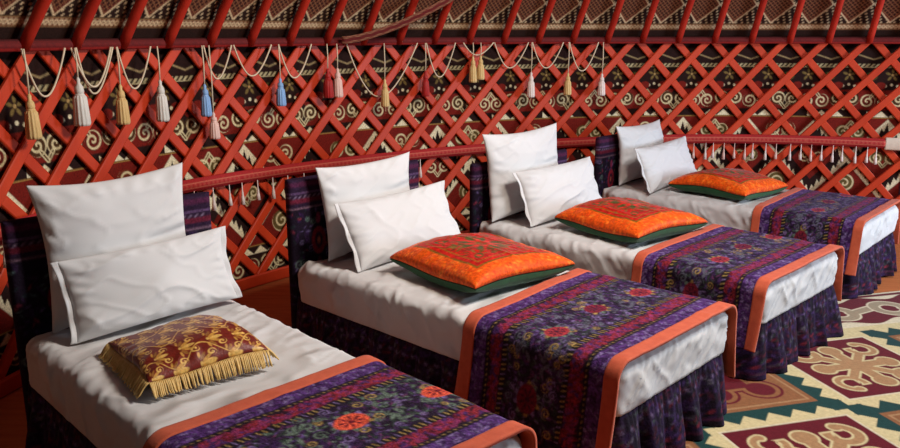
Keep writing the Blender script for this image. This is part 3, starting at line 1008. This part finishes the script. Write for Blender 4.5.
def pillow(i, u, v, zb, w, h, T, tilt, yaw, roll, seed, label, flange=False, pinch=.095):
    top, bot = pillow_surface(w/2, h/2, T, pinch, seed)
    cr, sr = math.cos(roll), math.sin(roll)
    def fin(P):
        P = P.copy()
        P[..., 1] += h/2
        # heavier at the foot: the lower third bulges
        P[..., 2] *= 1+.25*np.clip(1-P[..., 1:2]/h*1.6, 0, 1)[..., 0]
        x, y = P[..., 0].copy(), P[..., 1].copy()
        P[..., 0] = x*cr-y*sr; P[..., 1] = x*sr+y*cr
        return place(P, tilt)
    a = BEDS[i]['a']+yaw
    A, Bq = fin(top), fin(bot)
    dz = min(A[..., 2].min(), Bq[..., 2].min())
    A[..., 2] -= dz; Bq[..., 2] -= dz
    t = thing('pillow', label, 'pillow', to_world(i, u, v, zb), a, 'white pillows on the beds')
    closed('pillowcase', A, Bq, M['linen'], t)
    if flange:
        # flat hem standing out around the seam at both short ends
        for sg in (-1, 1):
            yy = np.linspace(-1, 1, 40)
            Q = np.zeros((5, 40, 3))
            for j in range(5):
                f = j/4
                Q[j, :, 0] = sg*(w/2*(1-pinch*(1-yy*yy))-.004+.026*f)
                Q[j, :, 1] = h/2*yy*(1.0-.0*f)
                Q[j, :, 2] = .010*math.sin(sg*3.1+seed)+.008*np.sin(yy*2.7+seed*2)+.006*f*np.sin(yy*9+seed)
            Q = fin(Q); Q[..., 2] = np.maximum(Q[..., 2]-dz, .001)
            e = grid_mesh('hem', Q, M['linen'], None, t); solid(e, .003, 0)
    return t

LZ = ZT+.004
pillow(0, .100, .41, LZ, .63, .59, .055, .08, 0, 0.03, 3, 'large square white pillow leaning on the headboard, nearest the left edge')
pillow(1, .112, .45, LZ, .66, .49, .065, .11, 0, .02, 5, 'rear white pillow against the second bed headboard, below the lone gold tassel')
pillow(2, .125, .39, LZ, .74, .55, .075, .15, 0, .02, 9, 'rear white pillow on the third bed, tall with pointed corners')
pillow(3, .120, .47, LZ, .70, .46, .075, .13, 0, .0, 13, 'rear white pillow on the far right bed')
pillow(0, .270, .470, LZ, .69, .32, .060, .28, 0, .03, 21, 'front white pillow lying behind the maroon and gold cushion', True, pinch=.06)
pillow(1, .365, .50, LZ, .75, .36, .075, .44, 0, .02, 24, 'front white pillow on the second bed from left', True, pinch=.06)
pillow(2, .375, .50, LZ, .77, .35, .075, .44, 0, .02, 28, 'front white pillow on the third bed from left', True, pinch=.06)
pillow(3, .420, .42, LZ, .80, .35, .075, .44, 0, .02, 31, 'front white pillow on the far right bed', True, pinch=.06)

def cushion_cloth(s, seed):
    r = random.Random(seed)
    c = Cloth(s, s, s/110, lin(226, 84, 16))
    scatter(c, 0, 0, s, s, (lin(240, 108, 24), lin(212, 66, 14), lin(246, 126, 40)), 700, r, (.006, .016))
    e = np.minimum(np.minimum(c.X, s-c.X), np.minimum(c.Y, s-c.Y))
    c.fill(.105-e, lin(120, 88, 24))
    c.fill(.118-e, lin(186, 24, 16))
    def sc(cols, n, sz):
        for _ in range(n):
            x = r.uniform(.125, s-.125); y = r.uniform(.125, s-.125); a = r.uniform(*sz)
            c.ell(x, y, a, a*.45, r.uniform(0, PI), r.choice(cols))
    sc((lin(206, 30, 18), lin(160, 16, 14)), 200, (.01, .02))
    m = s/2
    c.fill(np.abs(e-.150)-.004, lin(150, 96, 30))
    for _ in range(330):
        q, a_ = r.uniform(0, .155), r.uniform(0, 2*PI)
        x, y = m+q*math.cos(a_)*1.1, m+q*math.sin(a_)*1.1
        a = r.uniform(.007, .016)
        c.ell(x, y, a, a*.45, r.uniform(0, PI), r.choice((lin(96, 82, 30), lin(74, 76, 34), lin(120, 100, 44), lin(112, 48, 20), lin(190, 30, 18))))
    for k in range(8):
        a = k*PI/4
        c.ell(m+.075*math.cos(a), m+.075*math.sin(a), .03, .013, a, lin(76, 80, 34)); c.ell(m+.045*math.cos(a+.39), m+.045*math.sin(a+.39), .022, .011, a+.39, lin(214, 34, 20))
    for sx in (-1, 1):
        for sy in (-1, 1):
            c.ell(m+sx*.12, m+sy*.12, .03, .02, sx*sy*PI/4, lin(76, 80, 34)); c.ell(m+sx*.12, m+sy*.12, .014, .010, 0, lin(220, 40, 24))
    return c

def lay(P, T): return np.stack([P[..., 0], P[..., 1], P[..., 2]+T], -1)

def orange_cushion(i, u, v, z, s, yaw, T, tu, tv, label, seed):
    a = BEDS[i]['a']+yaw
    t = thing('cushion', label, 'cushion', to_world(i, u, v, z), a, 'orange cushions on the beds')
    top, bot = pillow_surface(s/2, s/2, T, .06, seed, 111, .34, .6)
    def tp(P):
        Q = P.copy(); Q[..., 2] += .046
        return Q
    bot[..., 2] = np.maximum(bot[..., 2], -.045)
    c = cushion_cloth(s, seed)
    mid = top.copy()
    cover = top.copy(); cover[..., 2] += .004
    o = grid_mesh('cover', tp(cover), M['satin'], c.img[:111, :111], t); solid(o, .004)
    b_ = grid_mesh('backing', tp(bot), M['green'], None, t); b_['label'] = 'dark green cushion back'
    return t
orange_cushion(1, .85, .50, ZT+.018, .640, -.12, .10, 0, 0, 'orange bordered cushion on the second bed, largest of the three', 61)
orange_cushion(2, .85, .45, ZT+.018, .635, -.12, .10, 0, 0, 'orange bordered cushion on the third bed', 67)
orange_cushion(3, .825, .45, ZT+.011, .62, -.12, .10, 0, 0, 'orange bordered cushion on the far right bed', 71)

def gold_cushion():
    i, s, w = 0, .44, .34
    t = thing('cushion', 'maroon and gold brocade cushion with gold fringe on the nearest bed', 'cushion', to_world(0, .715, .355, ZT+.006), BEDS[0]['a']-.10)
    T = .07
    r = random.Random(5)
    top, bot = pillow_surface(s/2, w/2+.04, T, .03, 44, 201, .45, .5)
    bot[..., 2] = np.maximum(bot[..., 2], -T*.7)
    c = Cloth(s, s, s/200, lin(112, 28, 16))
    G1, G2, G3 = lin(196, 142, 62), lin(150, 96, 40), lin(222, 176, 92)
    X, Y = c.X, c.Y
    # ogee lattice with leaf sprays
    og = np.abs(np.sin(X*2*PI/.26+.9*np.sin(Y*2*PI/.17)))
    c.fill((og-.15)*.03, lin(126, 44, 20)); c.fill((og-.085)*.03, G2); c.fill((og-.05)*.03, G3)
    K = 1.45
    for a_ in range(6):
        for b_ in range(7):
            x = a_*.0867; y = b_*.085+(.0425 if a_ % 2 else 0)
            c.ell(x, y+.008, .008, .022, 0, G3)
            for sg in (-1, 1):
                c.ell(x+sg*.014, y+.004, .006, .020, -sg*.6, G1); c.ell(x+sg*.024, y-.007, .0052, .015, -sg*1.0, G2)
                c.ell(x+sg*.029, y-.018, .004, .011, -sg*1.4, G1)
                c.spiral(x+sg*.028, y+.022, .014, .0125, .003, G3, 0, sg)
            c.ell(x, y-.016, .006, .004, 0, G3)
    def tp(P):
        Q = P.copy(); Q[..., 2] += T*.72; return Q
    cov = top.copy(); cov[..., 2] += .003
    o = grid_mesh('cover', tp(cov), M['brocade'], c.img[:201, :201], t); solid(o, .003)
    b_ = grid_mesh('backing', tp(bot), M['maroon'], None, t)
    # fringe strands on all four sides, each drooping to the sheet
    fb = MB()
    zz = T*.72
    per = []
    N = 74
    for sd in range(4):
        for k in range(N):
            f = -1+2*(k+.5)/N
            if sd < 2: p = (f*s/2, (1 if sd else -1)*(w/2+.04)*(1-.03*(1-f*f))); d = (0, 1 if sd else -1)
            else: p = ((1 if sd == 3 else -1)*s/2*(1-.03*(1-f*f)), f*(w/2+.04)); d = (1 if sd == 3 else -1, 0)
            sm = .010*math.sin(p[0]/(s/2)*3.1+44)+.008*math.sin(p[1]/(w/2+.04)*2.7+88)
            l = .050+r.uniform(-.006, .006); j = r.uniform(-.006, .006)
            z0 = zz+sm+.002
            pts = []
            for q in range(5):
                e = q/4
                pts.append((p[0]+d[0]*l*e*.85+(-d[1])*j*e-d[0]*.004, p[1]+d[1]*l*e*.85+d[0]*j*e-d[1]*.004, max(.007, z0-.055*e**1.6)))
            fb.tube(pts, [.0032, .0034, .0032, .0030, .0022], 5)
    fo_ = fb.build('fringe', M['gold_fringe'], t); fo_['label'] = 'gold thread fringe'
gold_cushion()

# ------------------------------------------------------------------ light
def area(name, loc, target, size, energy, col, shape='DISK'):
    l = bpy.data.lights.new(name, 'AREA'); l.shape = shape; l.size = size; l.energy = energy; l.color = col
    o = link(bpy.data.objects.new(name, l)); o.location = loc
    d = Vector(target)-Vector(loc); o.rotation_euler = d.to_track_quat('-Z', 'Y').to_euler()
    return o
area('crown_daylight', (2.5, 2.85, 3.45), (.9, 4.5, .4), 1.1, 112, (.97, .985, 1.0))
area('left_wall_warm_fill', (1.45, 2.75, 3.0), (-1.9, 4.4, 1.0), .5, 66, (1.0, .86, .70))  # added warm fill to brighten the left wall; no lamp hangs here
area('door_daylight', (6.1, 4.0, 1.35), (1.9, 6.2, .7), 1.1, 190, (.72, .84, 1.0), 'SQUARE')
w = bpy.data.worlds.new('world'); bpy.context.scene.world = w; w.use_nodes = True
bg = w.node_tree.nodes.get('Background')
bg.inputs[0].default_value = (.96, .97, 1.0, 1); bg.inputs[1].default_value = .03

vs = bpy.context.scene.view_settings
vs.view_transform = 'Standard'; vs.look = 'None'; vs.gamma = 1.0; vs.use_curve_mapping = False; vs.exposure = 0.0
